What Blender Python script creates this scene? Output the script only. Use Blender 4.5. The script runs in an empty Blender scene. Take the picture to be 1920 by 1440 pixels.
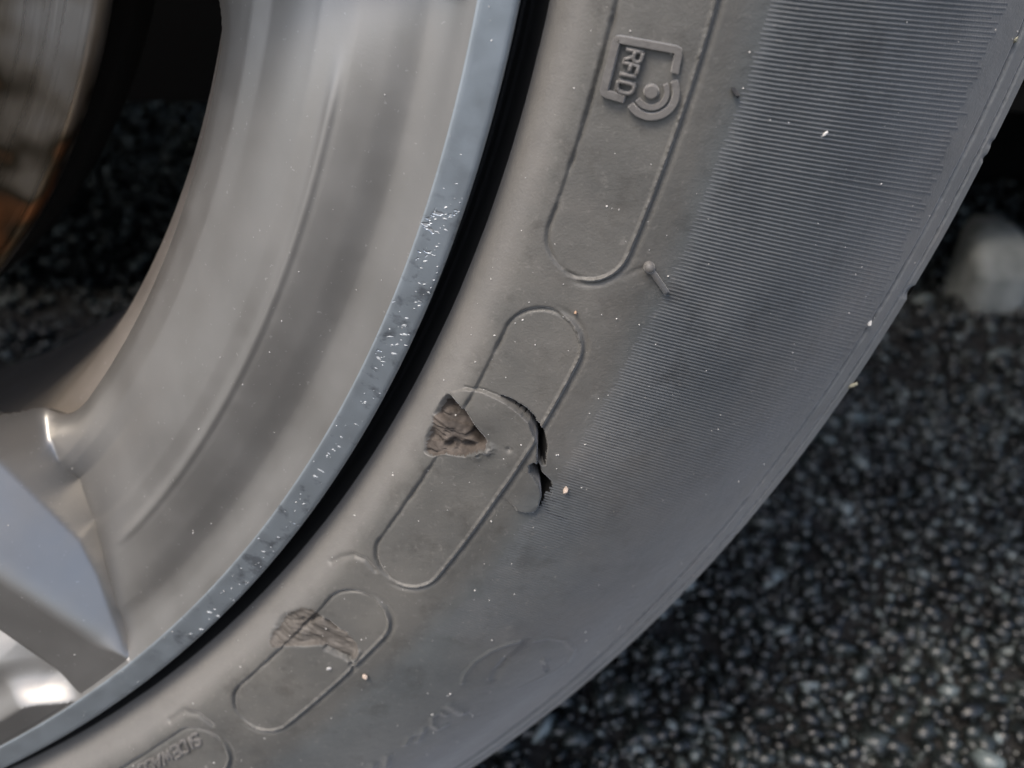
import bpy, math, random
import numpy as np
from mathutils import Matrix, Vector

sc = bpy.context.scene
COL = sc.collection
rad = math.radians
ZC = 0.3195                                   # height of the wheel axle above the asphalt

# ------------------------------------------------------------------ camera
CAM = np.array([0.22390587, -0.02819064, 0.13006094])      # wheel frame: right, up, outward (metres)
ROT = np.array([[0.99936132, 0.01793166, 0.03090959],
                [0.0, 0.86498137, -0.50180398],
                [-0.03573439, 0.50148348, 0.86442893]])
FPX = 1700.0
def W(p):                                      # wheel frame -> object space of things that sit on the axle
    p = np.asarray(p)
    return np.stack([p[..., 0], -p[..., 2], p[..., 1]], -1)
cd = bpy.data.cameras.new('camera'); cam = bpy.data.objects.new('camera', cd); COL.objects.link(cam)
ax = [W(r) for r in ROT]
loc = W(CAM)
cam.matrix_world = Matrix(((ax[0][0], ax[1][0], ax[2][0], loc[0]), (ax[0][1], ax[1][1], ax[2][1], loc[1]),
                           (ax[0][2], ax[1][2], ax[2][2], loc[2] + ZC), (0, 0, 0, 1)))
cd.sensor_width = 36; cd.lens = FPX / 1920 * 36; cd.clip_start = 0.005; cd.clip_end = 200
cd.dof.use_dof = True; cd.dof.focus_distance = 0.143; cd.dof.aperture_fstop = 18.0
sc.camera = cam

# ------------------------------------------------------------------ sky, sun, exposure
SUN_EL, SUN_AZ = rad(58), rad(222)             # azimuth clockwise from +Y; the wheel faces -Y
wd = bpy.data.worlds.new('World'); sc.world = wd; wd.use_nodes = True
nt = wd.node_tree; bg = nt.nodes['Background']
sky = nt.nodes.new('ShaderNodeTexSky'); sky.sky_type = 'NISHITA'; sky.sun_disc = False
sky.sun_elevation = SUN_EL; sky.sun_rotation = SUN_AZ; sky.dust_density = 4.0; sky.ozone_density = 1.0; sky.air_density = 0.95
nt.links.new(sky.outputs[0], bg.inputs[0]); bg.inputs[1].default_value = 0.15
sl = bpy.data.lights.new('sun', 'SUN'); sun = bpy.data.objects.new('sun', sl); COL.objects.link(sun)
sl.energy = 1.3; sl.angle = rad(20); sl.color = (1.0, 0.91, 0.785)
sd_ = Vector((math.sin(SUN_AZ) * math.cos(SUN_EL), math.cos(SUN_AZ) * math.cos(SUN_EL), math.sin(SUN_EL)))
sun.rotation_euler = sd_.to_track_quat('Z', 'Y').to_euler()
sc.view_settings.view_transform = 'Standard'; sc.view_settings.look = 'None'
sc.view_settings.exposure = 1.05; sc.view_settings.gamma = 1.0

# ------------------------------------------------------------------ helpers
def tag(o, label=None, cat=None, group=None, kind=None):
    for k, v in (('label', label), ('category', cat), ('group', group), ('kind', kind)):
        if v: o[k] = v
    return o
def empty(name, loc, label, cat, group=None):
    o = bpy.data.objects.new(name, None); o.location = loc; o.empty_display_size = .05
    COL.objects.link(o); return tag(o, label, cat, group)
def mesh_obj(name, V, F, mat, parent=None, smooth=True, normals=None, attrs=None):
    V = np.asarray(V, np.float32).reshape(-1, 3)
    me = bpy.data.meshes.new(name)
    if isinstance(F, np.ndarray):
        n = len(F); k = F.shape[1]
        me.vertices.add(len(V)); me.vertices.foreach_set('co', V.ravel())
        me.loops.add(n * k); me.loops.foreach_set('vertex_index', F.astype(np.int32).ravel())
        me.polygons.add(n); me.polygons.foreach_set('loop_start', np.arange(0, n * k, k, dtype=np.int32))
        me.update(calc_edges=True)
    else:
        me.from_pydata(V.tolist(), [], F)
    if attrs:
        for an, av in attrs.items():
            a = me.attributes.new(an, 'FLOAT', 'POINT'); a.data.foreach_set('value', np.asarray(av, np.float32))
    me.polygons.foreach_set('use_smooth', np.full(len(me.polygons), smooth))
    if normals is not None:
        me.normals_split_custom_set_from_vertices([tuple(x) for x in normals])
    me.materials.append(mat); me.update()
    o = bpy.data.objects.new(name, me); COL.objects.link(o)
    if parent: o.parent = parent
    return o
class MB:
    def __init__(s): s.V = []; s.F = []
    def add(s, V, F):
        b = len(s.V); s.V += [tuple(v) for v in V]; s.F += [tuple(i + b for i in f) for f in F]
    def obj(s, name, mat, parent=None, smooth=True): return mesh_obj(name, s.V, s.F, mat, parent, smooth)
def grid_faces(n, m, wrap=False):
    i = np.arange(n if wrap else n - 1)[:, None]; j = np.arange(m - 1)[None, :]
    i2 = (i + 1) % n
    return np.stack([i * m + j, i * m + j + 1, i2 * m + j + 1, i2 * m + j], -1).reshape(-1, 4)
def lathe(name, prof, mat, parent=None, seg=360, t0=0, t1=360):
    prof = np.array(prof); full = abs(t1 - t0) >= 360
    th = np.radians(np.linspace(t0, t1, seg, endpoint=not full))
    r = prof[:, 0][None]; h = prof[:, 1][None]
    P = np.stack([r * np.cos(th)[:, None], r * np.sin(th)[:, None], h + 0 * th[:, None]], -1)
    return mesh_obj(name, W(P).reshape(-1, 3), grid_faces(seg, len(prof), full), mat, parent)
def smooth_prof(pts, n):
    pts = np.array(pts); d = np.r_[0, np.cumsum(np.hypot(*np.diff(pts, axis=0).T))]
    t = np.linspace(0, d[-1], n); out = []
    for c in range(2):
        y = pts[:, c]; m = np.gradient(y, d); i = np.clip(np.searchsorted(d, t, 'right') - 1, 0, len(d) - 2)
        h = d[i + 1] - d[i]; x = (t - d[i]) / h
        out.append((2*x**3-3*x**2+1)*y[i]+(x**3-2*x**2+x)*h*m[i]+(-2*x**3+3*x**2)*y[i+1]+(x**3-x**2)*h*m[i+1])
    return np.stack(out, 1)
def sstep(a, b, x):
    t = np.clip((x - a) / (b - a), 0, 1); return t * t * (3 - 2 * t)
def vnoise(x, y, seed=0):
    xi = np.floor(x).astype(np.int64); yi = np.floor(y).astype(np.int64); fx = x - xi; fy = y - yi
    def hsh(a, b):
        n = (a * 374761393 + b * 668265263 + seed * 974634777) & 0xffffffff
        n = ((n ^ (n >> 13)) * 1274126177) & 0xffffffff
        return ((n ^ (n >> 16)) & 0xffff) / 65535.0
    fx = fx * fx * (3 - 2 * fx); fy = fy * fy * (3 - 2 * fy)
    return (hsh(xi, yi) * (1 - fx) + hsh(xi + 1, yi) * fx) * (1 - fy) + (hsh(xi, yi + 1) * (1 - fx) + hsh(xi + 1, yi + 1) * fx) * fy
def fbm(x, y, seed=0, o=4):
    s = 0; a = .5
    for k in range(o): s = s + a * (vnoise(x * 2**k, y * 2**k, seed + k) - .5) * 2; a *= .5
    return s
def poly_sd(u, v, P):
    P = np.array(P); d = np.full(u.shape, 1e9); ins = np.zeros(u.shape, bool)
    for (ax_, ay), (bx, by) in zip(P, np.roll(P, -1, 0)):
        ex, ey = bx - ax_, by - ay; t = np.clip(((u - ax_) * ex + (v - ay) * ey) / (ex * ex + ey * ey + 1e-12), 0, 1)
        d = np.minimum(d, np.hypot(u - ax_ - t * ex, v - ay - t * ey))
        c = ((ay > v) != (by > v)) & (u < (bx - ax_) * (v - ay) / (by - ay + 1e-12) + ax_); ins ^= c
    return np.where(ins, -d, d)
def line_d(u, v, P):
    d = np.full(u.shape, 1e9)
    for (ax_, ay), (bx, by) in zip(P[:-1], P[1:]):
        ex, ey = bx - ax_, by - ay; t = np.clip(((u - ax_) * ex + (v - ay) * ey) / (ex * ex + ey * ey + 1e-12), 0, 1)
        d = np.minimum(d, np.hypot(u - ax_ - t * ex, v - ay - t * ey))
    return d

# ------------------------------------------------------------------ materials
def new_mat(name, col, rough=.6, metal=0., spec=.5):
    m = bpy.data.materials.new(name); m.use_nodes = True; b = m.node_tree.nodes['Principled BSDF']
    b.inputs['Base Color'].default_value = (*col, 1); b.inputs['Roughness'].default_value = rough
    b.inputs['Metallic'].default_value = metal; b.inputs['Specular IOR Level'].default_value = spec
    return m
class NT:
    def __init__(s, m): s.m = m; s.t = m.node_tree; s.b = s.t.nodes['Principled BSDF']; s._obj = None
    def n(s, typ, **kw):
        x = s.t.nodes.new('ShaderNode' + typ)
        for k, v in kw.items():
            if k.startswith('i_'): x.inputs[int(k[2:]) if k[2:].isdigit() else k[2:].replace('_', ' ')].default_value = v
            else: setattr(x, k, v)
        return x
    def l(s, a, b): s.t.links.new(a, b)
    def obj(s):
        if not s._obj: s._obj = s.n('TexCoord').outputs['Object']
        return s._obj
    def noise(s, scale, detail=4, rough=.55, vec=None):
        x = s.n('TexNoise', i_Scale=scale, i_Detail=detail, i_Roughness=rough); s.l(vec or s.obj(), x.inputs['Vector']); return x.outputs['Fac']
    def ramp(s, fac, stops, interp='LINEAR'):
        x = s.n('ValToRGB'); x.color_ramp.interpolation = interp; e = x.color_ramp.elements
        while len(e) < len(stops): e.new(.5)
        for q, (p, c) in zip(e, stops): q.position = p; q.color = (*c, 1) if len(c) == 3 else c
        s.l(fac, x.inputs[0]); return x.outputs[0]
    def math(s, op, a, b=None, c=None):
        x = s.n('Math', operation=op)
        for i, q in enumerate((a, b, c)):
            if q is None: continue
            if isinstance(q, (int, float)): x.inputs[i].default_value = q
            else: s.l(q, x.inputs[i])
        return x.outputs[0]
    def mix(s, fac, a, b, mode='MIX'):
        x = s.n('Mix', data_type='RGBA', blend_type=mode)
        for i, q in ((0, fac), (6, a), (7, b)):
            if isinstance(q, (int, float)): x.inputs[i].default_value = q
            elif isinstance(q, tuple): x.inputs[i].default_value = (*q, 1)
            else: s.l(q, x.inputs[i])
        return x.outputs[2]
    def radius(s):                              # distance from the axle, metres
        x = s.n('SeparateXYZ'); s.l(s.obj(), x.inputs[0])
        return s.math('SQRT', s.math('ADD', s.math('MULTIPLY', x.outputs[0], x.outputs[0]), s.math('MULTIPLY', x.outputs[2], x.outputs[2])))
    def angle(s):                               # degrees round the axle
        x = s.n('SeparateXYZ'); s.l(s.obj(), x.inputs[0])
        return s.math('MULTIPLY', s.math('ARCTAN2', x.outputs[2], x.outputs[0]), 57.29578)
    def bump(s, h, strength, dist):
        x = s.n('Bump', i_Strength=strength, i_Distance=dist); s.l(h, x.inputs['Height']); s.l(x.outputs[0], s.b.inputs['Normal'])
    def rng(s, v, a, b, c=0., d=1.):
        x = s.n('MapRange', i_1=a, i_2=b, i_3=c, i_4=d); s.l(v, x.inputs[0]); return x.outputs[0]

def rubber(name, warm, cool, rough=.52):
    m = new_mat(name, warm, rough, 0, .45); t = NT(m)
    f = t.rng(t.math('ADD', t.radius(), t.math('MULTIPLY', t.math('SUBTRACT', t.noise(60, 2), .5), .006)), .2615, .2665)
    c = t.mix(f, warm, cool)
    c = t.mix(t.rng(t.noise(45, 5, .6), .38, .66), c, (.70, .72, .74), 'MULTIPLY')
    c = t.mix(t.rng(t.noise(170, 5, .7), .52, .70), c, (.72, .71, .70), 'MULTIPLY')
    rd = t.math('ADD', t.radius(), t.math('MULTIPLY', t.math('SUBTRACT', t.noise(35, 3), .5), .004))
    c = t.mix(t.math('MULTIPLY', t.rng(rd, .2445, .2418), .45), c, (.190, .183, .172))  # paler band on the bead bulge: its lit highlight painted into the colour
    c = t.mix(t.math('MULTIPLY', t.rng(rd, .280, .312), t.rng(t.noise(30, 4), .3, .7, .35, .75)), c, (.165, .172, .178))  # shoulder pales outwards: grazing highlight painted into the rubber colour
    c = t.mix(t.rng(t.noise(14, 5, .65), .52, .70, 0, .40), c, (.175, .160, .142))
    dust = t.rng(t.noise(900, 3, .6), .60, .78, 0, .35)
    c = t.mix(dust, c, (.20, .19, .175))
    t.l(c, t.b.inputs['Base Color'])
    t.l(t.rng(t.noise(120, 3), .3, .7, rough - .07, rough + .1), t.b.inputs['Roughness'])
    t.b.inputs['Sheen Weight'].default_value = .5; t.b.inputs['Sheen Roughness'].default_value = .35
    t.bump(t.math('ADD', t.noise(2600, 3), t.math('MULTIPLY', t.noise(420, 3), 1.5)), .32, .0002)
    return m
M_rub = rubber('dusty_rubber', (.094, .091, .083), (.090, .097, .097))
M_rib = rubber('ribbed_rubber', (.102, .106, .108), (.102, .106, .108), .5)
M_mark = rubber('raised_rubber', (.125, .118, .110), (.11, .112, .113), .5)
M_torn = new_mat('torn_rubber', (.06, .055, .05), .75, 0, .3)
t = NT(M_torn)
t.l(t.ramp(t.noise(260, 5, .65), [(.3, (.026, .022, .019)), (.5, (.055, .046, .039)), (.72, (.11, .093, .08))]), t.b.inputs['Base Color'])
t.bump(t.noise(1500, 4, .65), .3, .0002)
M_torn2 = new_mat('scuffed_rubber', (.1, .09, .085), .7, 0, .3)
t = NT(M_torn2)
t.l(t.ramp(t.noise(300, 5, .65), [(.3, (.045, .040, .035)), (.5, (.084, .076, .067)), (.72, (.125, .114, .102))]), t.b.inputs['Base Color'])
t.bump(t.noise(1500, 4, .65), .25, .0002)
M_black = new_mat('black_rubber', (.012, .012, .012), .7, 0, .3)
M_under = new_mat('black_underseal', (.009, .009, .009), .9, 0, .2)

def alloy(name, col, rough, wear=False):
    m = new_mat(name, col, rough, .82, .5); t = NT(m); t._obj = t.n('NewGeometry').outputs['Position']
    c = t.mix(t.rng(t.noise(38, 4), .3, .7), tuple(x * .90 for x in col), tuple(x * 1.06 for x in col))
    c = t.mix(t.rng(t.noise(1100, 2, .5), .70, .76, 0, .55), c, (.45, .44, .42))
    t.l(c, t.b.inputs['Base Color'])
    t.l(t.rng(t.noise(90, 4), .3, .7, rough - .05, rough + .08), t.b.inputs['Roughness'])
    t.bump(t.noise(3000, 2), .12, .0001)
    return m
M_alloy = alloy('satin_grey_paint', (.265, .258, .245), .41)
M_barrel = alloy('dull_barrel_paint', (.24, .215, .19), .6)

M_lip = new_mat('scraped_lip', (.30, .33, .36), .42, .8); t = NT(M_lip)
ang = t.angle(); rr = t.radius()
zone = t.math('MULTIPLY', t.rng(ang, -47, -44), t.rng(ang, -19.5, -17.5, 1, 0))
cv = t.n('CombineXYZ'); t.l(t.math('MULTIPLY', ang, 4.0), cv.inputs[0]); t.l(t.math('MULTIPLY', rr, 700.), cv.inputs[1])
chip = t.noise(.42, 3, .6, cv.outputs[0]); cl = t.noise(30, 2)
brt = t.math('MULTIPLY', zone, t.rng(t.math('ADD', chip, t.math('MULTIPLY', cl, .5)), .93, .97))
drk = t.math('MULTIPLY', t.math('MAXIMUM', zone, .15), t.rng(t.math('ADD', t.noise(.30, 4, .6, cv.outputs[0]), t.math('MULTIPLY', cl, .4)), .74, .86, 0, .7))
c = t.mix(drk, (.33, .37, .40), (.12, .13, .145)); c = t.mix(brt, c, (.55, .57, .58)); t.l(c, t.b.inputs['Base Color'])
t.l(t.rng(t.noise(200, 3), .3, .7, .36, .52), t.b.inputs['Roughness'])
t.bump(t.math('ADD', t.math('MULTIPLY', brt, -1.5), t.math('ADD', t.math('MULTIPLY', drk, -.3), t.math('MULTIPLY', t.noise(2500, 2), .08))), .5, .0002)

M_disc = new_mat('brake_iron', (.5, .48, .45), .28, 1.); t = NT(M_disc)
rr = t.radius(); cv = t.n('CombineXYZ'); t.l(t.math('MULTIPLY', rr, 900.), cv.inputs[0]); t.l(t.math('MULTIPLY', t.angle(), .05), cv.inputs[1])
g = t.noise(1., 4, .6, cv.outputs[0]); refl = t.noise(22, 3, .55)
c = t.ramp(refl, [(.36, (.75, .73, .69)), (.45, (.45, .40, .33)), (.49, (.12, .10, .07)), (.54, (.50, .22, .10)), (.61, (.36, .16, .08)), (.70, (.10, .07, .05))])  # whitish, orange and brown patches paint reflections into the disc colour
t.l(c, t.b.inputs['Base Color']); t.l(t.rng(g, .3, .7, .22, .42), t.b.inputs['Roughness']); t.bump(g, .15, .0004)

# ------------------------------------------------------------------ tyre surface
PR = [(.2285, -.022), (.2300, -.018), (.2335, -.0135), (.2364, -.0100), (.2383, -.0046), (.2395, -.0024), (.2415, -.0003), (.2432, .0013), (.2446, .0023), (.2458, .0028), (.252, .0042),
      (.2582, .0052), (.2639, .0051), (.272, .0042), (.281, .0018), (.290, -.0025), (.299, -.0080), (.307, -.0135), (.313, -.0172), (.3177, -.0198)]
_P = np.array(PR); _rr = np.linspace(_P[0, 0], _P[-1, 0], 4000)
_m = np.gradient(_P[:, 1], _P[:, 0]); _i = np.clip(np.searchsorted(_P[:, 0], _rr, 'right') - 1, 0, len(_P) - 2)
_h = _P[_i + 1, 0] - _P[_i, 0]; _x = (_rr - _P[_i, 0]) / _h
_hh = (2*_x**3-3*_x**2+1)*_P[_i,1]+(_x**3-2*_x**2+_x)*_h*_m[_i]+(-2*_x**3+3*_x**2)*_P[_i+1,1]+(_x**3-_x**2)*_h*_m[_i+1]
_k = np.ones(61) / 61; _pad = np.pad(_hh, 30, mode='reflect', reflect_type='odd'); _hh = np.convolve(_pad, _k, 'valid')
_dh = np.gradient(_hh, _rr)
def hr(r): return np.interp(r, _rr, _hh)
def dhr(r): return np.interp(r, _rr, _dh)
def ray(px, py):
    d = ROT.T @ np.array([(px - 960) / FPX, -(py - 720) / FPX, -1.]); return d / np.linalg.norm(d)
def atplane(px, py, h):
    d = ray(px, py); return CAM + (h - CAM[2]) / d[2] * d
def TP(px, py):                                 # measured photo point -> (degrees, radius m) on the tyre wall
    h = 0.
    for _ in range(40):
        P = atplane(px, py, h); h = .5 * h + .5 * float(hr(np.hypot(P[0], P[1])))
    return math.degrees(math.atan2(P[1], P[0])), float(np.hypot(P[0], P[1]))
def UV(px, py):                                 # the same in millimetres along / across the wall
    a, r = TP(px, py); return math.radians(a) * 252., r * 1000.
def UVs(L): return [UV(*q) for q in L]
def surf(th, r, d=0.):                          # degrees, metres, lift along the normal
    th = np.radians(th); c, s = np.cos(th), np.sin(th); dh = dhr(r); k = 1 / np.sqrt(1 + dh * dh)
    n = np.stack([-dh * k * c, -dh * k * s, k + 0 * th], -1)
    return np.stack([r * c, r * s, hr(r) + 0 * th], -1) + n * np.asarray(d)[..., None], n

TYRE = empty('tyre', (0, 0, ZC), 'dusty black car tyre with torn sidewall around the grey alloy rim', 'tyre')
TH0, TH1, R0, R1 = -64., -5., .2380, .3177
NT_, NR_ = 1420, 400
th = np.linspace(TH0, TH1, NT_); r = np.linspace(R0, R1, NR_)
T, Rr = np.meshgrid(th, r, indexing='ij'); U = np.radians(T) * 252.; V = Rr * 1000.
D = np.zeros(T.shape); LAB = np.zeros(T.shape, int)      # 0 wall, 1..4 panels, 5,6 gouges, 7 flap
jag = fbm(U * 1.1, V * 1.1, 3, 3) * .28
# oval panels: sunk on the side of the rim, proud with a ragged flash on the side of the tread
ends = [(20., TP(1110, 533)[0]), (TP(1042, 584)[0], TP(748, 1096)[0]), (TP(684, 1110)[0], TP(492, 1379)[0]), (TP(388, 1366)[0], -75.)]
VC, HW = 251.85, 6.15
for k, (a, b) in enumerate(ends):
    ua, ub = math.radians(a) * 252 - HW, math.radians(b) * 252 + HW
    # round ends
    sd = np.hypot(U - np.clip(U, ub, ua), V - VC) - HW + jag * .35
    near = sd < 3
    wo = sstep(250.5, 255, V)
    lev = -.42 + .62 * np.clip((V - 245.7) / 12.3, 0, 1)
    D += np.where(near, lev * sstep(.16, -.22, sd), 0)
    D += .60 * np.exp(-(np.abs(sd) / .26) ** 4) * wo * np.clip(.8 + 1.6 * jag, .2, 1.5)
    D -= .30 * np.exp(-((sd - .75) / .45) ** 2) * wo
    D -= .45 * np.exp(-((sd + .10) / .30) ** 2) * (1 - wo) * np.clip(.75 + 2.2 * fbm(U * .25, V * .25, 9 + k, 2), .15, 1.3)
    LAB[sd < 0] = k + 1
# shallow moulding grooves beside the panels
def groove(pts, dep, wid, jit=0.):
    global D
    P = UVs(pts); ux = [p[0] for p in P]; vx = [p[1] for p in P]
    b = (U > min(ux) - 4) & (U < max(ux) + 4) & (V > min(vx) - 4) & (V < max(vx) + 4)
    idx = np.where(b.any(1))[0]; jdx = np.where(b.any(0))[0]
    s = (slice(idx[0], idx[-1] + 1), slice(jdx[0], jdx[-1] + 1))
    d = line_d(U[s], V[s], P) + jag[s] * jit
    D[s] -= dep * np.exp(-(d / wid) ** 2)
groove([(620, 1055), (640, 1045), (662, 1040), (685, 1050), (703, 1070)], .40, .45)
groove([(318, 1352), (345, 1333), (372, 1340), (398, 1360)], .40, .5)
groove([(1168, 520), (1190, 508), (1216, 500)], .12, .5)
# shoulder lines near the tread edge
for (px, py, dep, w) in ((1708, 480, 1.1, .40), (1733, 480, .9, .30)):
    v0 = TP(px, py)[1] * 1000
    D -= dep * np.exp(-((V - v0 + jag * .5) / w) ** 2) * np.clip(.8 + 1.1 * fbm(U * .12, V * 0 + px, 21, 3), .15, 1.2)
nick = np.clip(fbm(U * .22, V * .1, 44, 3) - .28, 0, 1) * 3.5
D -= nick * sstep(315.6, 317.5, V)
# faint emblem and worn lettering on the outer wall
def ridge(pts, hgt, wid):
    global D
    groove(pts, -hgt, wid)
ridge([(866, 1280), (872, 1262), (890, 1240), (920, 1220), (950, 1208), (975, 1201)], .22, .45)
groove([(926, 1275), (932, 1256), (950, 1236), (968, 1222), (988, 1203)], .30, .9)
ridge([(990, 1203), (1030, 1195), (1060, 1200), (1076, 1218), (1066, 1240), (1040, 1258), (1005, 1275), (975, 1290)], .16, .45)
ridge([(1018, 1236), (1024, 1243)], .3, .5); groove([(1022, 1248), (1027, 1258)], .4, .4)
ridge([(842, 1322), (868, 1336)], .3, .9)
ridge([(838, 1340), (824, 1334), (811, 1343), (810, 1358), (822, 1366), (836, 1358)], .25, .55)
ridge([(794, 1366), (783, 1388)], .25, .7); ridge([(790, 1370), (768, 1380), (760, 1395)], .25, .6)
ridge([(727, 1416), (722, 1438)], .3, .8); ridge([(700, 1432), (690, 1448)], .3, .8)
# the open split with its lifted flap
cr1 = [(940, 744), (956, 750), (983, 765), (998, 778), (1004, 790), (1011, 796), (1019, 812), (1023, 833), (1021, 852), (1020, 871), (1009, 866), (1010, 846), (1010, 833), (1007, 819), (1000, 804), (994, 787), (980, 773)]
cr2 = [(994, 871), (1001, 866), (1010, 872), (1014, 887), (1030, 902), (1034, 919), (1029, 932), (1021, 943), (1010, 952), (1015, 935), (1017, 925), (1013, 906), (1005, 894), (996, 882)]
flap = [(846, 735), (872, 728), (905, 734), (945, 749), (981, 771), (1002, 792), (1001, 806), (1010, 833), (1010, 846), (1009, 866), (996, 876), (996, 882), (1006, 894), (1013, 906), (1017, 925),
        (1015, 935), (1011, 950), (1000, 957), (985, 959), (968, 955), (963, 948), (952, 938), (937, 932), (928, 931), (900, 880), (912, 838), (906, 821), (885, 794), (872, 773), (856, 755)]
left = [(928, 931), (900, 880), (912, 838)]
g1 = [(841, 741), (856, 755), (872, 773), (885, 794), (896, 808), (906, 821), (911, 833), (905, 845), (885, 850), (872, 858), (850, 856), (833, 853), (812, 856), (795, 848), (797, 830), (800, 817), (808, 800), (810, 783), (820, 765), (833, 748)]
g2 = [(503, 1202), (508, 1188), (519, 1174), (535, 1152), (564, 1139), (586, 1143), (600, 1158), (614, 1168), (633, 1182), (650, 1190), (668, 1205), (672, 1226), (657, 1237), (628, 1225), (610, 1216), (596, 1211), (574, 1214), (550, 1214), (530, 1214), (507, 1213)]
def window(pts, m=6):
    P = np.array(UVs(pts)); i = np.where((U[:, 0] > P[:, 0].min() - m) & (U[:, 0] < P[:, 0].max() + m))[0]
    j = np.where((V[0] > P[:, 1].min() - m) & (V[0] < P[:, 1].max() + m))[0]
    return slice(i[0], i[-1] + 1), slice(j[0], j[-1] + 1)
s = window(flap + cr1 + cr2 + g1, 10); u, v, jg = U[s], V[s], jag[s]
fl = poly_sd(u, v, UVs(flap)); dcr = line_d(u, v, UVs([(954, 753), (1002, 792), (1010, 833), (1009, 866), (1013, 906), (1015, 935), (985, 959)]))
lift = (.22 + .62 * np.exp(-dcr / 4.5)) * sstep(0, 4.5, line_d(u, v, UVs(left)))
D[s] += lift * sstep(.10, -.22, fl + jg * .55)
D[s] -= .28 * np.exp(-((line_d(u, v, UVs([(872, 726), (905, 732), (930, 741), (954, 753)])) + jg * .3) / .22) ** 2)
c1 = np.minimum(poly_sd(u, v, UVs(cr1)), poly_sd(u, v, UVs(cr2))) + jg * .45 - .14
D[s] = np.minimum(D[s], np.where(c1 < .25, D[s] - 7.0 * sstep(.14, -.40, c1), 9))
teeth = line_d(u, v, UVs([(1012, 950), (1000, 957), (985, 960)])); D[s] -= .35 * np.exp(-(teeth / .3) ** 2) * (vnoise(u * 2.2, v * 2.2, 5) > .5)
for q in ([(1021, 944), (1030, 962), (1048, 972), (1062, 976)], [(1026, 936), (1044, 942)]):
    D[s] -= .35 * np.exp(-((line_d(u, v, UVs(q)) + jg) / .35) ** 2)
# first gouge
sd1 = poly_sd(u, v, UVs(g1)) + jg * .5
dE = line_d(u, v, UVs([(841, 741), (856, 755), (872, 773), (885, 794), (906, 821), (911, 833)]))
qa, qb = np.array(UV(815, 775)), np.array(UV(905, 832)); qd = (qb - qa) / np.linalg.norm(qb - qa)
ua, ub_ = u * qd[0] + v * qd[1], -u * qd[1] + v * qd[0]
rough1 = fbm(ua * .16, ub_ * .62, 61, 5)
led = fbm(ua * .14, ub_ * .55, 64, 3) * 3.4
dep1 = -(.45 + 4.2 * np.exp(-dE / 3.2)) + .55 * rough1 + .42 * (np.floor(led) + sstep(.75, 1., led - np.floor(led))) * sstep(.3, 2.2, dE) + .25 * np.abs(fbm(u * .9, v * .9, 70, 3))
D[s] = np.where(sd1 < .3, D[s] * sstep(-.1, .25, sd1) + dep1 * sstep(.20, -.35, sd1), D[s])
bmp = np.exp(-((line_d(u, v, UVs([(893, 852), (905, 848), (918, 843)])) ) / .9) ** 2); D[s] += bmp * (.7 + .9 * fbm(u * 1.2, v * 1.2, 80, 3))
D[s] -= 3.0 * np.exp(-(line_d(u, v, UVs([(893, 822), (902, 832)])) / .75) ** 2)
D[s] -= .7 * np.exp(-(line_d(u, v, UVs([(875, 787), (878, 792)])) / .5) ** 2)
D[s] -= 1.6 * np.exp(-(line_d(u, v, UVs([(838, 840), (848, 834), (858, 843), (880, 846)])) / .6) ** 2)
D[s] -= .5 * np.exp(-(line_d(u, v, UVs([(954, 841), (955, 842)])) / .4) ** 2)
LAB[s] = np.where(fl < 0, 7, LAB[s]); LAB[s] = np.where(sd1 < 0.02, 5, LAB[s])
LAB[s] = np.where(c1 < 0.0, 8, LAB[s])
# second gouge
s = window(g2, 6); u, v, jg = U[s], V[s], jag[s]
sd2 = poly_sd(u, v, UVs(g2)) + jg * .5
qa, qb = np.array(UV(520, 1170)), np.array(UV(660, 1235)); qd = (qb - qa) / np.linalg.norm(qb - qa)
ua, ub_ = u * qd[0] + v * qd[1], -u * qd[1] + v * qd[0]
dep2 = -.60 + .95 * fbm(ua * .13, ub_ * .5, 91, 5) - .7 * np.exp(-(line_d(u, v, UVs([(578, 1204), (592, 1208)])) / 1.3) ** 2)
dep2 += .25 * sstep(-.2, 1., fbm(u * .2, v * .2, 95, 2))
D[s] += np.where(sd2 < .3, dep2 * sstep(.25, -.6, sd2), 0)
for q, dp, w in (([(612, 1168), (620, 1174), (630, 1181)], 1.3, .40), ([(632, 1182), (648, 1188)], .6, .3), ([(610, 1217), (628, 1225), (656, 1236)], .8, .4),
                 ([(566, 1163), (575, 1170), (588, 1164), (600, 1161)], .7, .4), ([(518, 1176), (534, 1154)], .5, .4), ([(656, 1236), (662, 1250)], .7, .5), ([(536, 1165), (560, 1167)], .3, .3)):
    D[s] -= dp * np.exp(-((line_d(u, v, UVs(q)) + jg * .6) / w) ** 2)
D[s] += .55 * np.exp(-(line_d(u, v, UVs([(655, 1240), (668, 1234), (672, 1222)])) / .55) ** 2)
LAB[s] = np.where(sd2 < 0, 6, LAB[s])
D += .05 * fbm(U * .12, V * .12, 7, 3) + .012 * fbm(U * .9, V * .9, 17, 2)
P, N = surf(T, Rr, D / 1000.)
du = np.gradient(P, axis=0); dv = np.gradient(P, axis=1); NN = np.cross(dv, du); NN /= np.linalg.norm(NN, axis=-1, keepdims=True) + 1e-12
NN *= np.sign((NN * N).sum(-1, keepdims=True) + 1e-9)
PW = W(P).reshape(-1, 3); NW = W(NN).reshape(-1, 3)
FQ = grid_faces(NT_, NR_)
fl_ = LAB[:-1, :-1].ravel()
def piece(name, k, mat, label=None):
    f = FQ[np.isin(fl_, k)]
    if not len(f): return None
    ids, inv = np.unique(f, return_inverse=True)
    o = mesh_obj(name, PW[ids], inv.reshape(f.shape), mat, TYRE, True, NW[ids])
    if label: o['label'] = label
    return o
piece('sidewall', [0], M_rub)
for k in (1, 2, 3, 4): piece('oval_panel', [k], M_rub)
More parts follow.
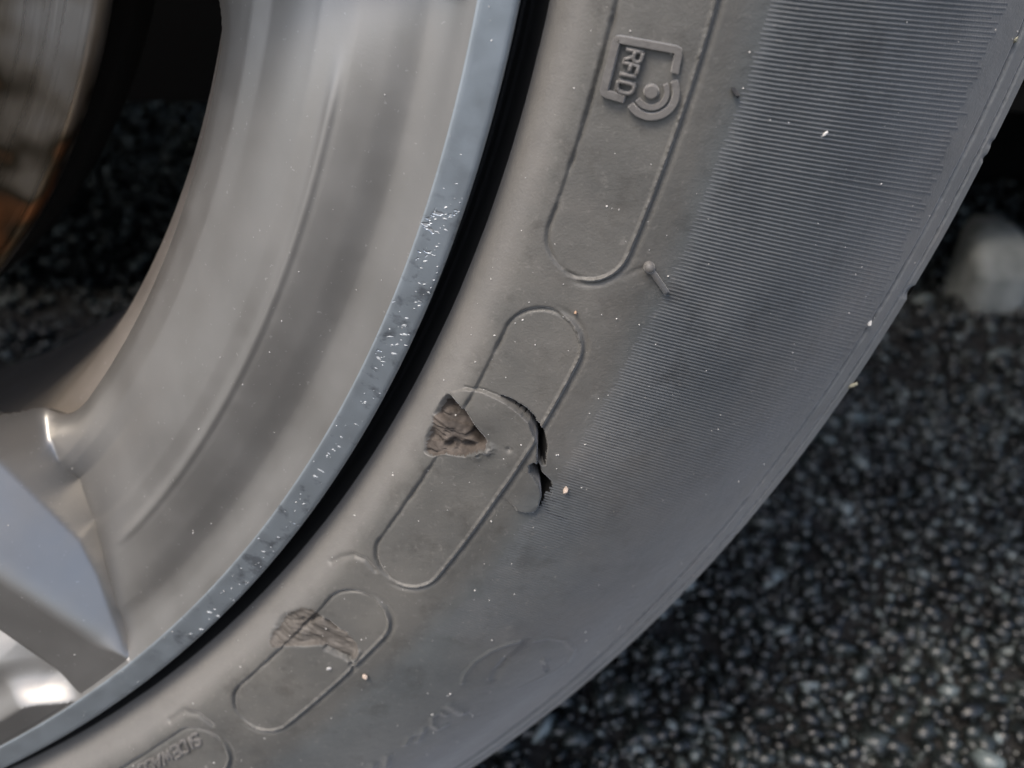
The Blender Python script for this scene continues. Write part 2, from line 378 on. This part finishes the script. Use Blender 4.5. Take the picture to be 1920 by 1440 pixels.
piece('gouge', [5], M_torn, 'deep triangular gouge beside the open split'); piece('gouge', [6], M_torn2, 'shallow ragged gouge across the small oval panel')
piece('torn_flap', [7], M_rub); piece('split', [8], M_black)
# the rest of the tyre
prof = np.stack([np.linspace(.2380, .3177, 60), hr(np.linspace(.2380, .3177, 60))], 1)
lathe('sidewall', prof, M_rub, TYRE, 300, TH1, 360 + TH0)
bp = np.stack([np.linspace(.2285, .2380, 60), hr(np.linspace(.2285, .2380, 60))], 1)
bp[:, 1] += .00022 * np.sin(bp[:, 0] * 1000 * 5.2) * sstep(.2375, .2360, bp[:, 0])
lathe('bead', bp, M_black, TYRE, 480)  # clean black rubber; also puts the shade under the lip into the colour
lathe('tread', [(.3177, -.0198), (.3182, -.0208), (.3190, -.026), (.3195, -.040), (.3195, -.195), (.317, -.215), (.29, -.226), (.245, -.222), (.22, -.205)], M_black, TYRE, 360)

# fine slanted ribs
ky = [-300, 0, 90, 450, 750, 1050, 1200]; ksl = [.09, .112, .125, .235, .27, .33, .36]; ksp = [9.5, 9.15, 9.1, 7.3, 5.7, 4.7, 4.3]
A = np.radians(np.linspace(6, -46, 900)); b3, _ = surf(np.degrees(A), np.full(900, .2652))
q = (b3 - CAM) @ ROT.T; bx = 960 + FPX * q[:, 0] / -q[:, 2]; by = 720 - FPX * q[:, 1] / -q[:, 2]
starts = []; y = -150.
while y < 1185:
    x = float(np.interp(y, by, bx)); sl_ = float(np.interp(y, ky, ksl)); sp = float(np.interp(y, ky, ksp)); starts.append((x, y, sl_, sp))
    g = (np.interp(y + 4, by, bx) - x) / 4; y += sp / (1 - sl_ * g)
RV = []; RF = []; NS = 26
rs = random.Random(4)
for (x, y, sl_, sp) in starts:
    fade = float(1 - .80 * sstep(560, 1100, np.array(y))) * (1 - .5 * float(sstep(1100, 1190, np.array(y))))
    x0 = x + rs.uniform(-3, 6); L = np.interp(y, [-150, 0, 500, 900, 1190], [430, 430, 380, 300, 210]) * rs.uniform(.95, 1.0)
    ts = np.linspace(0, 1, NS); tt = []; pp = []
    for t_ in ts:
        px = x0 + L * t_; py = y + (px - x) * sl_ - .00004 * (px - x) ** 2 * (1 if y < 300 else 0)
        a1, r1 = TP(px, py - sp * .36); a2, r2 = TP(px, py + sp * .36)
        tt.append(((a1 + a2) / 2, (r1 + r2) / 2)); pp.append(((a1, r1), (a2, r2)))
    b = len(RV)
    for i, t_ in enumerate(ts):
        hgt = .00021 * (sp / 9.) ** .6 * fade * min(1, t_ * 9) * (1 - .80 * float(sstep(.25, 1.0, np.array(t_)))) * (1 + .12 * rs.uniform(-1, 1))
        rc = min(tt[i][1], .3165)
        for (a_, r_), d_ in ((pp[i][0], -.00004), (((pp[i][0][0] * .75 + pp[i][1][0] * .25), pp[i][0][1] * .75 + pp[i][1][1] * .25), hgt * .9),
                             (((pp[i][0][0] * .25 + pp[i][1][0] * .75), pp[i][0][1] * .25 + pp[i][1][1] * .75), hgt), (pp[i][1], -.00004)):
            RV.append(W(surf(np.array(a_), np.array(min(r_, .3165)), np.array(d_))[0]))
    for i in range(NS - 1):
        for k in range(3): RF.append((b + i * 4 + k, b + i * 4 + k + 1, b + i * 4 + 4 + k + 1, b + i * 4 + 4 + k))
tag(mesh_obj('ribbing', RV, RF, M_rib, TYRE, True), kind='stuff')

# raised marks follow the wall: strokes measured on the photo, lifted on the surface
def stroke(mb, pts, wpx, hgt, base=.0, closed=False, cap=True):
    P = np.array(pts, float); out = []
    d = np.gradient(P, axis=0); d /= np.linalg.norm(d, axis=1, keepdims=True) + 1e-9
    nrm = np.stack([-d[:, 1], d[:, 0]], 1)
    if cap:
        P = np.vstack([P[0] - d[0] * wpx * .18, P, P[-1] + d[-1] * wpx * .18]); nrm = np.vstack([nrm[0], nrm, nrm[-1]])
    prof = [(-.5, -.0002), (-.47, hgt * .88), (-.40, hgt), (.40, hgt), (.47, hgt * .88), (.5, -.0002)]
    Vv = []
    for i, (p, n) in enumerate(zip(P, nrm)):
        e = cap and i in (0, len(P) - 1)
        for (o, hh) in prof:
            a_, r_ = TP(*(p + n * o * wpx * (.7 if e else 1)))
            Vv.append(W(surf(np.array(a_), np.array(r_), np.array(base + (-.0002 if e else hh)))[0]))
    F = [(i * 6 + k, i * 6 + k + 1, i * 6 + 6 + k + 1, i * 6 + 6 + k) for i in range(len(P) - 1) for k in range(5)]
    mb.add(Vv, F)
def sub(pts, n=5):
    o = []
    for a_, b_ in zip(pts[:-1], pts[1:]):
        for k in range(n): o.append((a_[0] + (b_[0] - a_[0]) * k / n, a_[1] + (b_[1] - a_[1]) * k / n))
    return o + [pts[-1]]
def Z(x, y): return (1080 + x / 6.545, 30 + y / 6.545)
mark = bpy.data.objects.new('radio_tag_mark', None); COL.objects.link(mark); mark.parent = TYRE
H = .00085; BS = .00005
mb = MB(); stroke(mb, [Z(*q) for q in sub([(590, 1012), (385, 950), (352, 930), (352, 895), (500, 310), (520, 283), (556, 285), (1215, 405), (1252, 420), (1255, 462), (1212, 690)], 4)], 15.5, H, BS); mb.obj('frame', M_mark, mark).data.set_sharp_from_angle(angle=rad(28))
mb = MB(); c0 = np.array([925, 922.])
disc = [(c0 + 0, .0)]
Vv = []; ring = []
for rr_, hh in ((0, H), (74, H), (90, H * .8), (98, -.0002)):
    for k in range(1 if rr_ == 0 else 28):
        a_ = 2 * math.pi * k / 28; q = c0 + rr_ * np.array([math.cos(a_), math.sin(a_)]); A_, R_ = TP(*Z(*q)); Vv.append(W(surf(np.array(A_), np.array(R_), np.array(BS + hh))[0]))
F = [(0, 1 + k, 1 + (k + 1) % 28) for k in range(28)] + [(1 + L * 28 + k, 1 + L * 28 + 28 + k, 1 + L * 28 + 28 + (k + 1) % 28, 1 + L * 28 + (k + 1) % 28) for L in (0, 1) for k in range(28)]
mb.add(Vv, F); mb.obj('dot', M_mark, mark).data.set_sharp_from_angle(angle=rad(28))
for rad_, a0, a1, w in ((192, -26, 148, 10.2), (304, -24, 146, 14.)):
    mb = MB(); stroke(mb, [Z(*(c0 + rad_ * np.array([math.cos(rad(a_)), math.sin(rad(a_))]))) for a_ in np.linspace(a0, a1, 34)], w, H, BS); mb.obj('wave', M_mark, mark).data.set_sharp_from_angle(angle=rad(28))
GL = {  # letters as strokes on a unit cell: x along the reading direction, y up
 'R': [[(0, 0), (0, 1)], [(0, 1), (.45, 1), (.62, .87), (.62, .66), (.45, .52), (0, .52)], [(.34, .50), (.66, 0)]],
 'F': [[(0, 0), (0, 1), (.58, 1)], [(0, .52), (.48, .52)]], 'I': [[(0, 0), (0, 1)]],
 'D': [[(0, 0), (0, 1), (.36, 1), (.58, .85), (.64, .5), (.58, .15), (.36, 0), (0, 0)]],
 'S': [[(.6, .85), (.45, 1), (.15, 1), (0, .82), (.05, .6), (.55, .4), (.6, .2), (.45, 0), (.15, 0), (0, .15)]],
 'E': [[(.58, 1), (0, 1), (0, 0), (.58, 0)], [(0, .52), (.48, .52)]], 'W': [[(0, 1), (.22, 0), (.42, .8), (.62, 0), (.84, 1)]],
 'A': [[(0, 0), (.34, 1), (.68, 0)], [(.14, .36), (.54, .36)]], 'L': [[(0, 1), (0, 0), (.55, 0)]], 'T': [[(.32, 0), (.32, 1)], [(0, 1), (.64, 1)]]}
def letter(ch, org, e1, e2, hpx, wpx, hgt, base, parent):
    mb = MB()
    for st in GL[ch]:
        stroke(mb, [tuple(np.array(org) + hpx * (x * np.array(e1) + y * np.array(e2))) for x, y in sub(st, 3)], wpx, hgt, base)
    return mb.obj('letter', M_mark, parent)
e1 = np.array([-.246, .969]); e2 = np.array([.975, .22])
for ch, o in (('R', (622, 402)), ('F', (575, 560)), ('I', (540, 700)), ('D', (520, 790))):
    letter(ch, Z(*o), e1, e2, (205 if ch != 'F' else 200) / 6.545, 7.4, H * .95, BS, mark)
# words on the panel at the lower left, tops towards the tread
wmark = bpy.data.objects.new('worn_lettering', None); COL.objects.link(wmark); wmark.parent = TYRE
f1 = np.array([-.87, .50]); f2 = np.array([.45, .89])
o = np.array([368., 1375.])
for ch, adv in zip('SIDEWALL', (17, 10, 17, 16, 21, 17, 15, 15)):
    letter(ch, o, f1, f2, 22, 5.0, .00028, -.00018, wmark); o = o + f1 * adv
o = np.array([392., 1432.])
for ch, adv in zip('TREAD', (17, 17, 17, 17, 17)):
    letter(ch, o, f1, f2, 22, 5.0, .00028, -.00010, wmark); o = o + f1 * adv
# moulding nub
mb = MB(); stroke(mb, sub([(1217, 501), (1228, 516), (1240, 534), (1249, 547)], 4), 11.5, .0008)
Vv = []
c0 = np.array([1217, 500.])
for rr_, hh in ((0, .0012), (6, .0011), (9.5, .0007), (11, -.0002)):
    for k in range(1 if rr_ == 0 else 20):
        a_ = 2 * math.pi * k / 20; A_, R_ = TP(*(c0 + rr_ * np.array([math.cos(a_), math.sin(a_)]))); Vv.append(W(surf(np.array(A_), np.array(R_), np.array(hh))[0]))
mb.add(Vv, [(0, 1 + k, 1 + (k + 1) % 20) for k in range(20)] + [(1 + L * 20 + k, 1 + L * 20 + 20 + k, 1 + L * 20 + 20 + (k + 1) % 20, 1 + L * 20 + (k + 1) % 20) for L in (0, 1) for k in range(20)])
mb.obj('moulding_nub', M_mark, TYRE)

# ------------------------------------------------------------------ alloy wheel
RIM = empty('alloy_wheel', (0, 0, ZC), 'satin grey multi-spoke alloy wheel with a kerb-scraped lip', 'wheel')
lathe('lip', [(.2280, -.0002), (.2282, -.00005), (.2284, 0), (.2290, 0), (.2310, 0), (.2325, 0), (.2330, -.00003), (.2333, -.00016), (.23355, -.0004), (.2337, -.0008), (.2337, -.0016), (.2332, -.0040), (.2310, -.0090), (.2290, -.016)], M_lip, RIM, 900)
lathe('barrel', [(.2285, -.016), (.214, -.030), (.204, -.034), (.1915, -.034), (.1875, -.038), (.1865, -.06), (.188, -.11), (.1905, -.140), (.1925, -.1475), (.1955, -.1490), (.1968, -.1515)], M_barrel, RIM, 300)
lathe('inner_flange', [(.1968, -.1515), (.1972, -.1520), (.1995, -.166), (.2015, -.1700), (.205, -.1705), (.212, -.168)], alloy('flange_paint', (.42, .41, .38), .5), RIM, 300)
RING = smooth_prof([(.2280, -.0002), (.2275, -.0006), (.2242, -.0036), (.2230, -.0044), (.2170, -.0064), (.2116, -.0084), (.2100, -.0092), (.2040, -.0124), (.1980, -.0170), (.1938, -.0203), (.1900, -.0232), (.1800, -.0300)], 400)[::-1]
M_bare = new_mat('bare_alloy', (.6, .62, .63), .6, .25); t = NT(M_bare)
t.l(t.ramp(t.noise(700, 3), [(.3, (.26, .28, .29)), (.65, (.52, .54, .54))]), t.b.inputs['Base Color'])
chm = MB(); rc_ = random.Random(9)
for (ta, rm, rsd, ts_, n, smax_) in ((-19.6, .2315, .0008, .9, 26, .0011), (-21.5, .2318, .0008, .8, 14, .0008), (-24.0, .2312, .0009, .5, 10, .0014), (-25.4, .2312, .0009, .5, 9, .0013), (-27.2, .2315, .0008, .6, 7, .0007),
                                     (-29.6, .2308, .0008, .7, 8, .0012), (-31.4, .2305, .0007, .7, 7, .0015), (-34.0, .2312, .0009, .9, 6, .0008), (-37.4, .2312, .0008, .7, 8, .0012), (-39.2, .2318, .0008, .6, 5, .0009), (-42.0, .2320, .0008, .8, 9, .0013), (-30, .231, .0014, 14, 40, .0004)):
    for _ in range(n):
        tt_ = ta + rc_.gauss(0, ts_); r_ = min(.2329, max(.2287, rm + rc_.gauss(0, rsd))); L = smax_ * (.25 + .75 * rc_.random() ** 1.6) * .62; Bw = L * rc_.uniform(.25, .6)
        cx, cy = r_ * math.cos(rad(tt_)), r_ * math.sin(rad(tt_)); a0 = rad(-12 + rc_.gauss(0, 22)); k = rc_.randint(6, 9)
        pts = []
        for i in range(k):
            q = 2 * math.pi * i / k; m_ = rc_.uniform(.55, 1.15)
            x_, y_ = L * m_ * math.cos(q), Bw * m_ * math.sin(q)
            pts.append((cx + x_ * math.cos(a0) - y_ * math.sin(a0), cy + x_ * math.sin(a0) + y_ * math.cos(a0)))
        Vv = [W((cx, cy, rc_.uniform(.00006, .00014)))] + [W((x_, y_, -.00003)) for x_, y_ in pts]
        chm.add(Vv, [(0, 1 + i, 1 + (i + 1) % k) for i in range(k)])
tag(chm.obj('scrape_marks', M_bare, RIM, False), kind='stuff')
SP0, SP1 = -47.35, -51.1                        # the two upper edges of the spoke that is in the picture
SEC0, SEC1 = SP0 - 21.85, SP0 + 18.15           # one ninth of the wheel
ns, nr = 500, 460
def smax(a, b, k): h = np.clip(.5 + .5 * (a - b) / k, 0, 1); return b + (a - b) * h + k * h * (1 - h)
def spoke_mesh(low):
    global HS
    ths = np.linspace(SEC0, SEC1, ns); rs_ = np.linspace(.055, .2280, nr)
    TS, RS = np.meshgrid(ths, rs_, indexing='ij')
    du_ = np.radians(TS - SP0) * RS                  # metres above the upper edge of the spoke
    dl_ = np.radians(SP1 - TS) * RS                  # metres below the lower edge
    ring = np.interp(RS + low * sstep(.001, .012, dl_) * sstep(.205, .215, RS) * (RS < .2281), RING[:, 0], RING[:, 1], left=-.033)
    front = -.0006 - .030 * (.2280 - RS)
    wid = np.interp(RS, [.06, .15, .186, .206, .213, .220, .2272], [.0104, .0104, .0102, .0082, .0060, .0030, .0003])    # width of the bright flank
    slope = 1.2
    dr_ = smax(du_, 0 * du_, .0022 * sstep(.2275, .220, RS) + 1e-6)
    flank = np.where(du_ < wid, dr_ * slope, wid * slope + (du_ - wid) * 4.5)
    spoke = front - flank - smax(dl_, 0 * dl_, .0022 * sstep(.2275, .220, RS) + 1e-6) * 3.0
    dip = np.interp(RS, [.190, .194, .199, .206, .213, .2200, .2280], [.0025, .0050, .0105, .0105, .0072, .0028, .0001])
    lift_ = np.interp(RS, [.188, .196, .207, .2125, .222, .2280], [.0005, .003, .004, .0035, .001, 0.])
    el = np.interp(RS, [.19, .205, .2280], [.018, .014, .006])
    dip = dip * (1 - sstep(.030, .052, np.maximum(du_, dl_)))
    ring = ring + lift_ - dip * (np.where(du_ > 0, np.exp(-np.clip(du_ - wid, 0, 1) / el), 0) + .3 * np.where(dl_ > 0, np.exp(-np.clip(dl_ - .002, 0, 1) / el), 0))
    ring = ring + .0005 * np.exp(-((RS - .2108) / .0008) ** 2) * np.where(du_ > 0, sstep(.010, .022, du_), sstep(.010, .022, dl_))
    hub = -.012 - np.clip(RS - .075, 0, 1) * 3.0
    kk = np.interp(RS, [.1905, .1925, .1945, .2280], [.006, .003, .00006, .00004])
    HS = smax(smax(ring, spoke, kk), hub, .004)
    HS = HS + (np.interp(RS, RING[:, 0], RING[:, 1]) - HS) * sstep(.2274, .2280, RS)      # the lip end stays flush
    # outline of the openings between the spokes
    solid = smax(RS - .1908, smax(np.minimum(wid + .0009 - du_, .005 - dl_), .078 - RS, .01), .016)
    e = .0022; tt = np.clip(solid / e, 0, 1); HS = HS - e * (1 - np.sqrt(1 - (1 - tt) ** 2))
    # lay one row of vertices exactly on the crease between spoke flank and ring
    ff = spoke - ring; fT = np.gradient(ff, ths, axis=0) / (RS * np.pi / 180); fR = np.gradient(ff, rs_, axis=1); fg = np.hypot(fT, fR) + 1e-9
    dd = ff / fg; snap = (np.abs(dd) < .00024) & (RS > .1940) & (RS < .2274)
    mT = np.where(snap, -dd * fT / fg, 0); mR = np.where(snap, -dd * fR / fg, 0)
    rT = np.gradient(ring, ths, axis=0) / (RS * np.pi / 180); rR = np.gradient(ring, rs_, axis=1)
    HS = np.where(snap, ring + rT * mT + rR * mR, HS)
    TS = TS + np.degrees(mT / RS); RS = RS + mR
    XX = RS * np.cos(np.radians(TS)); YY = RS * np.sin(np.radians(TS))
    gT = np.gradient(solid, ths, axis=0) / (RS * np.pi / 180); gR = np.gradient(solid, rs_, axis=1)
    gl = np.hypot(gT, gR) + 1e-9; gT /= gl; gR /= gl
    cT, sT = np.cos(np.radians(TS)), np.sin(np.radians(TS))
    GX = gR * cT - gT * sT; GY = gR * sT + gT * cT
    mv = np.where(solid < 0, -solid / np.clip(gl, .5, 2), 0)
    PS = np.stack([XX + GX * mv, YY + GY * mv, HS], -1)
    F = grid_faces(ns, nr)
    keep = (solid.ravel()[F] > 0).any(1)
    F = F[keep]
    # slanted inner wall behind every open edge
    E_ = np.vstack([F[:, [0, 1]], F[:, [1, 2]], F[:, [2, 3]], F[:, [3, 0]]])
    key = np.sort(E_, 1); u_, first, cnt = np.unique(key, axis=0, return_index=True, return_counts=True)
    be = E_[first[cnt == 1]]; be = be[(solid.ravel()[be] < .0006).all(1)]
    VP = PS.reshape(-1, 3); G3 = np.stack([GX.ravel(), GY.ravel(), 0 * GX.ravel()], -1)
    bv, bi = np.unique(be, return_inverse=True); bi = bi.reshape(-1, 2)
    ext = VP[bv] + G3[bv] * .009 + np.array([0, 0, -.012])
    n0 = len(VP); VP = np.vstack([VP, ext])
    WF = np.stack([be[:, 1], be[:, 0], n0 + bi[:, 0], n0 + bi[:, 1]], -1)
    F = np.vstack([F, WF])
    ids, inv = np.unique(F, return_inverse=True)
    o = mesh_obj('spoke', W(VP)[ids], inv.reshape(-1, 4), M_alloy, RIM)
    o.data.set_sharp_from_angle(angle=rad(28)); return o
sp_main = spoke_mesh(.0058)
sp_o = spoke_mesh(0.); sp_o.rotation_euler = (0, rad(-40), 0)
for k in range(2, 9):
    c = sp_o.copy(); c.parent = RIM; c.rotation_euler = (0, rad(-40 * k), 0); COL.objects.link(c)
lathe('hub_cap', [(.0001, -.006), (.03, -.007), (.034, -.010), (.056, -.0125)], M_alloy, RIM, 96)

# ------------------------------------------------------------------ brake behind the spokes
BR = empty('brake_disc', (0, 0, ZC), 'brake disc with painted warm reflections behind the spokes of the alloy wheel', 'brake disc')
lathe('disc_face', [(.085, -.052), (.086, -.0600), (.1585, -.0600), (.1600, -.0612), (.1600, -.068)], M_disc, BR, 300)
lathe('disc_hat', [(.0, -.040), (.080, -.040), (.085, -.045), (.086, -.060)], M_barrel, BR, 96)
lathe('dust_shield', [(.05, -.085), (.1580, -.085), (.1595, -.087), (.1595, -.10)], M_under, BR, 200)

# ------------------------------------------------------------------ car above and behind
CAR = empty('car_body', (0, 0, ZC), 'black underside and wheel arch of the car above the tyre', 'car')
def box(mb, x0, x1, y0, y1, z0, z1):
    Vv = [(x, y, z) for x in (x0, x1) for y in (y0, y1) for z in (z0, z1)]
    mb.add(Vv, [(0, 1, 3, 2), (4, 6, 7, 5), (0, 4, 5, 1), (2, 3, 7, 6), (0, 2, 6, 4), (1, 5, 7, 3)])
mb = MB(); box(mb, -2.6, 2.8, .46, 1.72, -.165, .5); box(mb, .25, 2.8, 1.74, 1.80, -.315, .6); mb.obj('floor_pan_and_blocker', M_under, CAR, False)  # second box: unseen far-side wall, added to keep light off the upper right
lathe('wheel_arch_liner', [(.37, .0), (.375, -.10), (.375, -.30)], M_under, CAR, 120, -12, 192)
mb = MB(); box(mb, .41, 1.2, .03, .10, -.10, .75); box(mb, -2.6, -.41, .03, .10, -.10, .75); box(mb, -.5, .5, .03, .10, .38, .75); mb.obj('body_side', M_under, CAR, False)

# ------------------------------------------------------------------ asphalt
def sheet(name, x0, x1, y0, y1, z, mat):
    return mesh_obj(name, [(x0, y0, z), (x1, y0, z), (x1, y1, z), (x0, y1, z)], [(0, 1, 2, 3)], mat)
M_asph = new_mat('asphalt', (.03, .03, .031), .7, 0, .4); t = NT(M_asph)
t.l(t.ramp(t.noise(160, 4, .6), [(.3, (.006, .006, .006)), (.7, (.022, .021, .020))]), t.b.inputs['Base Color'])
t.bump(t.noise(300, 4, .6), .8, .003)
tag(sheet('asphalt', -60, 60, -60, 60, 0, M_asph), kind='structure')
M_stone = new_mat('asphalt_chips', (.05, .05, .05), .3, 0, .7); t = NT(M_stone)
at = t.n('Attribute', attribute_name='tone')
c = t.ramp(at.outputs['Fac'], [(0., (.006, .007, .007)), (.5, (.014, .018, .0175)), (.78, (.028, .035, .034)), (.90, (.052, .058, .054)), (.95, (.085, .105, .105)), (1., (.17, .20, .20))])  # the brightest tones paint sky glints into some of the chips
t.l(c, t.b.inputs['Base Color']); t.l(t.rng(t.noise(400, 2), .3, .7, .15, .42), t.b.inputs['Roughness']); t.bump(t.noise(900, 3), .5, .0006)
rng = np.random.default_rng(11)
PHI = (1 + 5 ** .5) / 2
ICO = np.array([(-1, PHI, 0), (1, PHI, 0), (-1, -PHI, 0), (1, -PHI, 0), (0, -1, PHI), (0, 1, PHI), (0, -1, -PHI), (0, 1, -PHI), (PHI, 0, -1), (PHI, 0, 1), (-PHI, 0, -1), (-PHI, 0, 1)]) / 1.902
ICF = np.array([(0, 11, 5), (0, 5, 1), (0, 1, 7), (0, 7, 10), (0, 10, 11), (1, 5, 9), (5, 11, 4), (11, 10, 2), (10, 7, 6), (7, 1, 8), (3, 9, 4), (3, 4, 2), (3, 2, 6), (3, 6, 8), (3, 8, 9), (4, 9, 5), (2, 4, 11), (6, 2, 10), (8, 6, 7), (9, 8, 1)])
def stones(areas):
    VV = []; TN = []
    for (x0, x1, y0, y1, n, s0, s1) in areas:
        c = np.stack([rng.uniform(x0, x1, n), rng.uniform(y0, y1, n)], 1)
        sz = s0 + (s1 - s0) * rng.random(n) ** 1.8
        v = ICO[None] * (1 + .24 * rng.standard_normal((n, 12, 1)))
        v = v * np.stack([rng.uniform(.5, .9, n), rng.uniform(.8, 1.5, n), rng.uniform(.5, 1.0, n)], 1)[:, None]
        a = rng.uniform(0, 6.283, n); ca, sa = np.cos(a)[:, None], np.sin(a)[:, None]
        v = np.stack([v[..., 0] * ca - v[..., 1] * sa, v[..., 0] * sa + v[..., 1] * ca, v[..., 2]], -1) * sz[:, None, None]
        v[..., :2] += c[:, None]; v[..., 2] += (sz * rng.uniform(-.9, .95, n))[:, None] + .0006
        VV.append(v.reshape(-1, 3)); TN.append(np.repeat(rng.random(n), 12))
    VV = np.vstack(VV); n = len(VV) // 12
    F = (ICF[None] + 12 * np.arange(n)[:, None, None]).reshape(-1, 3)
    return VV, F, np.concatenate(TN)
Vs, Fs, TNs = stones([(.16, .62, .03, .36, 12500, .0016, .0055), (.30, .95, .30, .80, 9000, .0022, .0065), (-.22, .16, .25, .95, 5500, .002, .0055), (-.4, .1, .95, 1.5, 3500, .003, .007)])
tag(mesh_obj('asphalt_chippings', Vs, Fs, M_stone, None, True, None, {'tone': TNs}), kind='stuff')

# pale block lying on the asphalt under the car
M_pale = new_mat('pale_stone', (.2, .21, .2), .8, 0, .3); t = NT(M_pale)
t.l(t.ramp(t.noise(40, 4), [(.3, (.15, .16, .155)), (.55, (.25, .26, .25)), (.7, (.32, .33, .32))]), t.b.inputs['Base Color']); t.bump(t.noise(200, 3), .4, .001)
nu, nv = 32, 22
Vv = []
for j in range(nv):
    w = j / (nv - 1); zz = .066 * w ** .8; k = math.sqrt(max(0, 1 - max(0, (w - .42) / .58) ** 2)) if w < 1 else .02
    kx = .30 + .70 * k; kx = kx if w < 1 else .3
    for i in range(nu):
        a_ = 2 * math.pi * i / nu
        sx = math.copysign(abs(math.cos(a_)) ** .55, math.cos(a_)); sy = math.copysign(abs(math.sin(a_)) ** .55, math.sin(a_))
        wob = 1 + .06 * math.sin(3 * a_ + 5 * w)
        Vv.append((.029 * sx * kx * wob * (1 - .12 * w), .028 * sy * kx * wob + .035 * max(0, w - .40), zz))
F = [(j * nu + i, j * nu + (i + 1) % nu, (j + 1) * nu + (i + 1) % nu, (j + 1) * nu + i) for j in range(nv - 1) for i in range(nu)] + [tuple(range((nv - 1) * nu, nv * nu))]
blk = mesh_obj('stone_block', Vv, F, M_pale); blk.location = (.615, .500, 0.0); blk.scale = (.9, .9, .92)
tag(blk, 'pale rounded stone block lying on dark asphalt beyond the tyre', 'stone block')

# ------------------------------------------------------------------ dust flecks and grit
M_dust = new_mat('pale_dust', (.46, .45, .43), .7)
M_crumb = new_mat('pink_grit', (.42, .34, .28), .7); M_orange = new_mat('orange_grit', (.42, .28, .19), .7); M_dark = new_mat('dark_grit', (.02, .02, .02), .7)
M_oliv = new_mat('olive_grit', (.24, .23, .17), .7)
def flecks(n, pick, s0, s1):
    VV = []
    for _ in range(n):
        p, nn = pick()
        s_ = s0 + (s1 - s0) * rng.random() ** 3
        q = rng.standard_normal((3, 3)); q, _r = np.linalg.qr(q)
        VV.append((ICO * (1 + .2 * rng.standard_normal((12, 1))) * np.array([s_, s_ * rng.uniform(.4, 1), s_ * .5])) @ q.T + W(p + nn * s_ * .3))
    VV = np.vstack(VV); F = (ICF[None] + 12 * np.arange(n)[:, None, None]).reshape(-1, 3); return VV, F
def on_tyre():
    a_ = rng.uniform(-62, -6); r_ = rng.uniform(.2385, .316); i = int((a_ - TH0) / (TH1 - TH0) * (NT_ - 1)); j = int((r_ - R0) / (R1 - R0) * (NR_ - 1))
    return P[i, j], N[i, j]
Vd, Fd = flecks(900, on_tyre, .00004, .00022)
tag(mesh_obj('dust_flecks', Vd, Fd, M_dust, TYRE, False), kind='stuff')
def on_rim():
    while True:
        a_ = rng.uniform(SEC0, -8); r_ = rng.uniform(.192, .2335)
        if r_ > .2280: return np.array([r_ * math.cos(rad(a_)), r_ * math.sin(rad(a_)), .0001]), np.array([0, 0, 1.])
        aa = a_ if a_ < SEC1 else a_ - 40
        i = int((aa - SEC0) / 40 * (ns - 1)); j = int((r_ - .055) / (.2280 - .055) * (nr - 1)); h_ = HS[i, j]
        if h_ > -.03: return np.array([r_ * math.cos(rad(a_)), r_ * math.sin(rad(a_)), h_]), np.array([0, 0, 1.])
Vd, Fd = flecks(260, on_rim, .00004, .00020)
tag(mesh_obj('dust_flecks', Vd, Fd, M_dust, RIM, False), kind='stuff')
def grit(px, py, size, mat, label, elong=1.6):
    a_, r_ = TP(px, py); i = int((a_ - TH0) / (TH1 - TH0) * (NT_ - 1)); j = int((r_ - R0) / (R1 - R0) * (NR_ - 1)); p = P[i, j]; nn = N[i, j]
    q, _ = np.linalg.qr(rng.standard_normal((3, 3)))
    Vv = (ICO * (1 + .25 * rng.standard_normal((12, 1))) * np.array([size * elong, size, size * .7])) @ q.T
    o = mesh_obj('grit_grain', Vv, ICF, mat, None, False); w = W(p + nn * size * .55); o.location = (w[0], w[1], w[2] + ZC)
    tag(o, label, 'grit', 'grit grains stuck to the tyre')
grit(1061, 919, .00055, M_crumb, 'pinkish grit grain just right of the open split in the tyre')
grit(1081, 585, .00032, M_orange, 'orange grit grain between the two long oval panels')
grit(621, 1252, .00045, M_dust, 'white grit grain on the lower small oval panel')
grit(686, 1266, .00060, M_crumb, 'beige crumb below the chipped small oval panel')
grit(1379, 170, .00055, M_dark, 'black grit grain at the inner ends of the fine ribs')
grit(1547, 249, .00035, M_dust, 'pale round grain among the upper fine ribs')
grit(1631, 605, .00045, M_dust, 'whitish grain beside the shoulder line of the tyre')
grit(1598, 719, .00060, M_oliv, 'yellowish grain at the outer shoulder edge of the tyre')
grit(1907, 72, .00055, M_oliv, 'olive clump on the shoulder at the upper right')
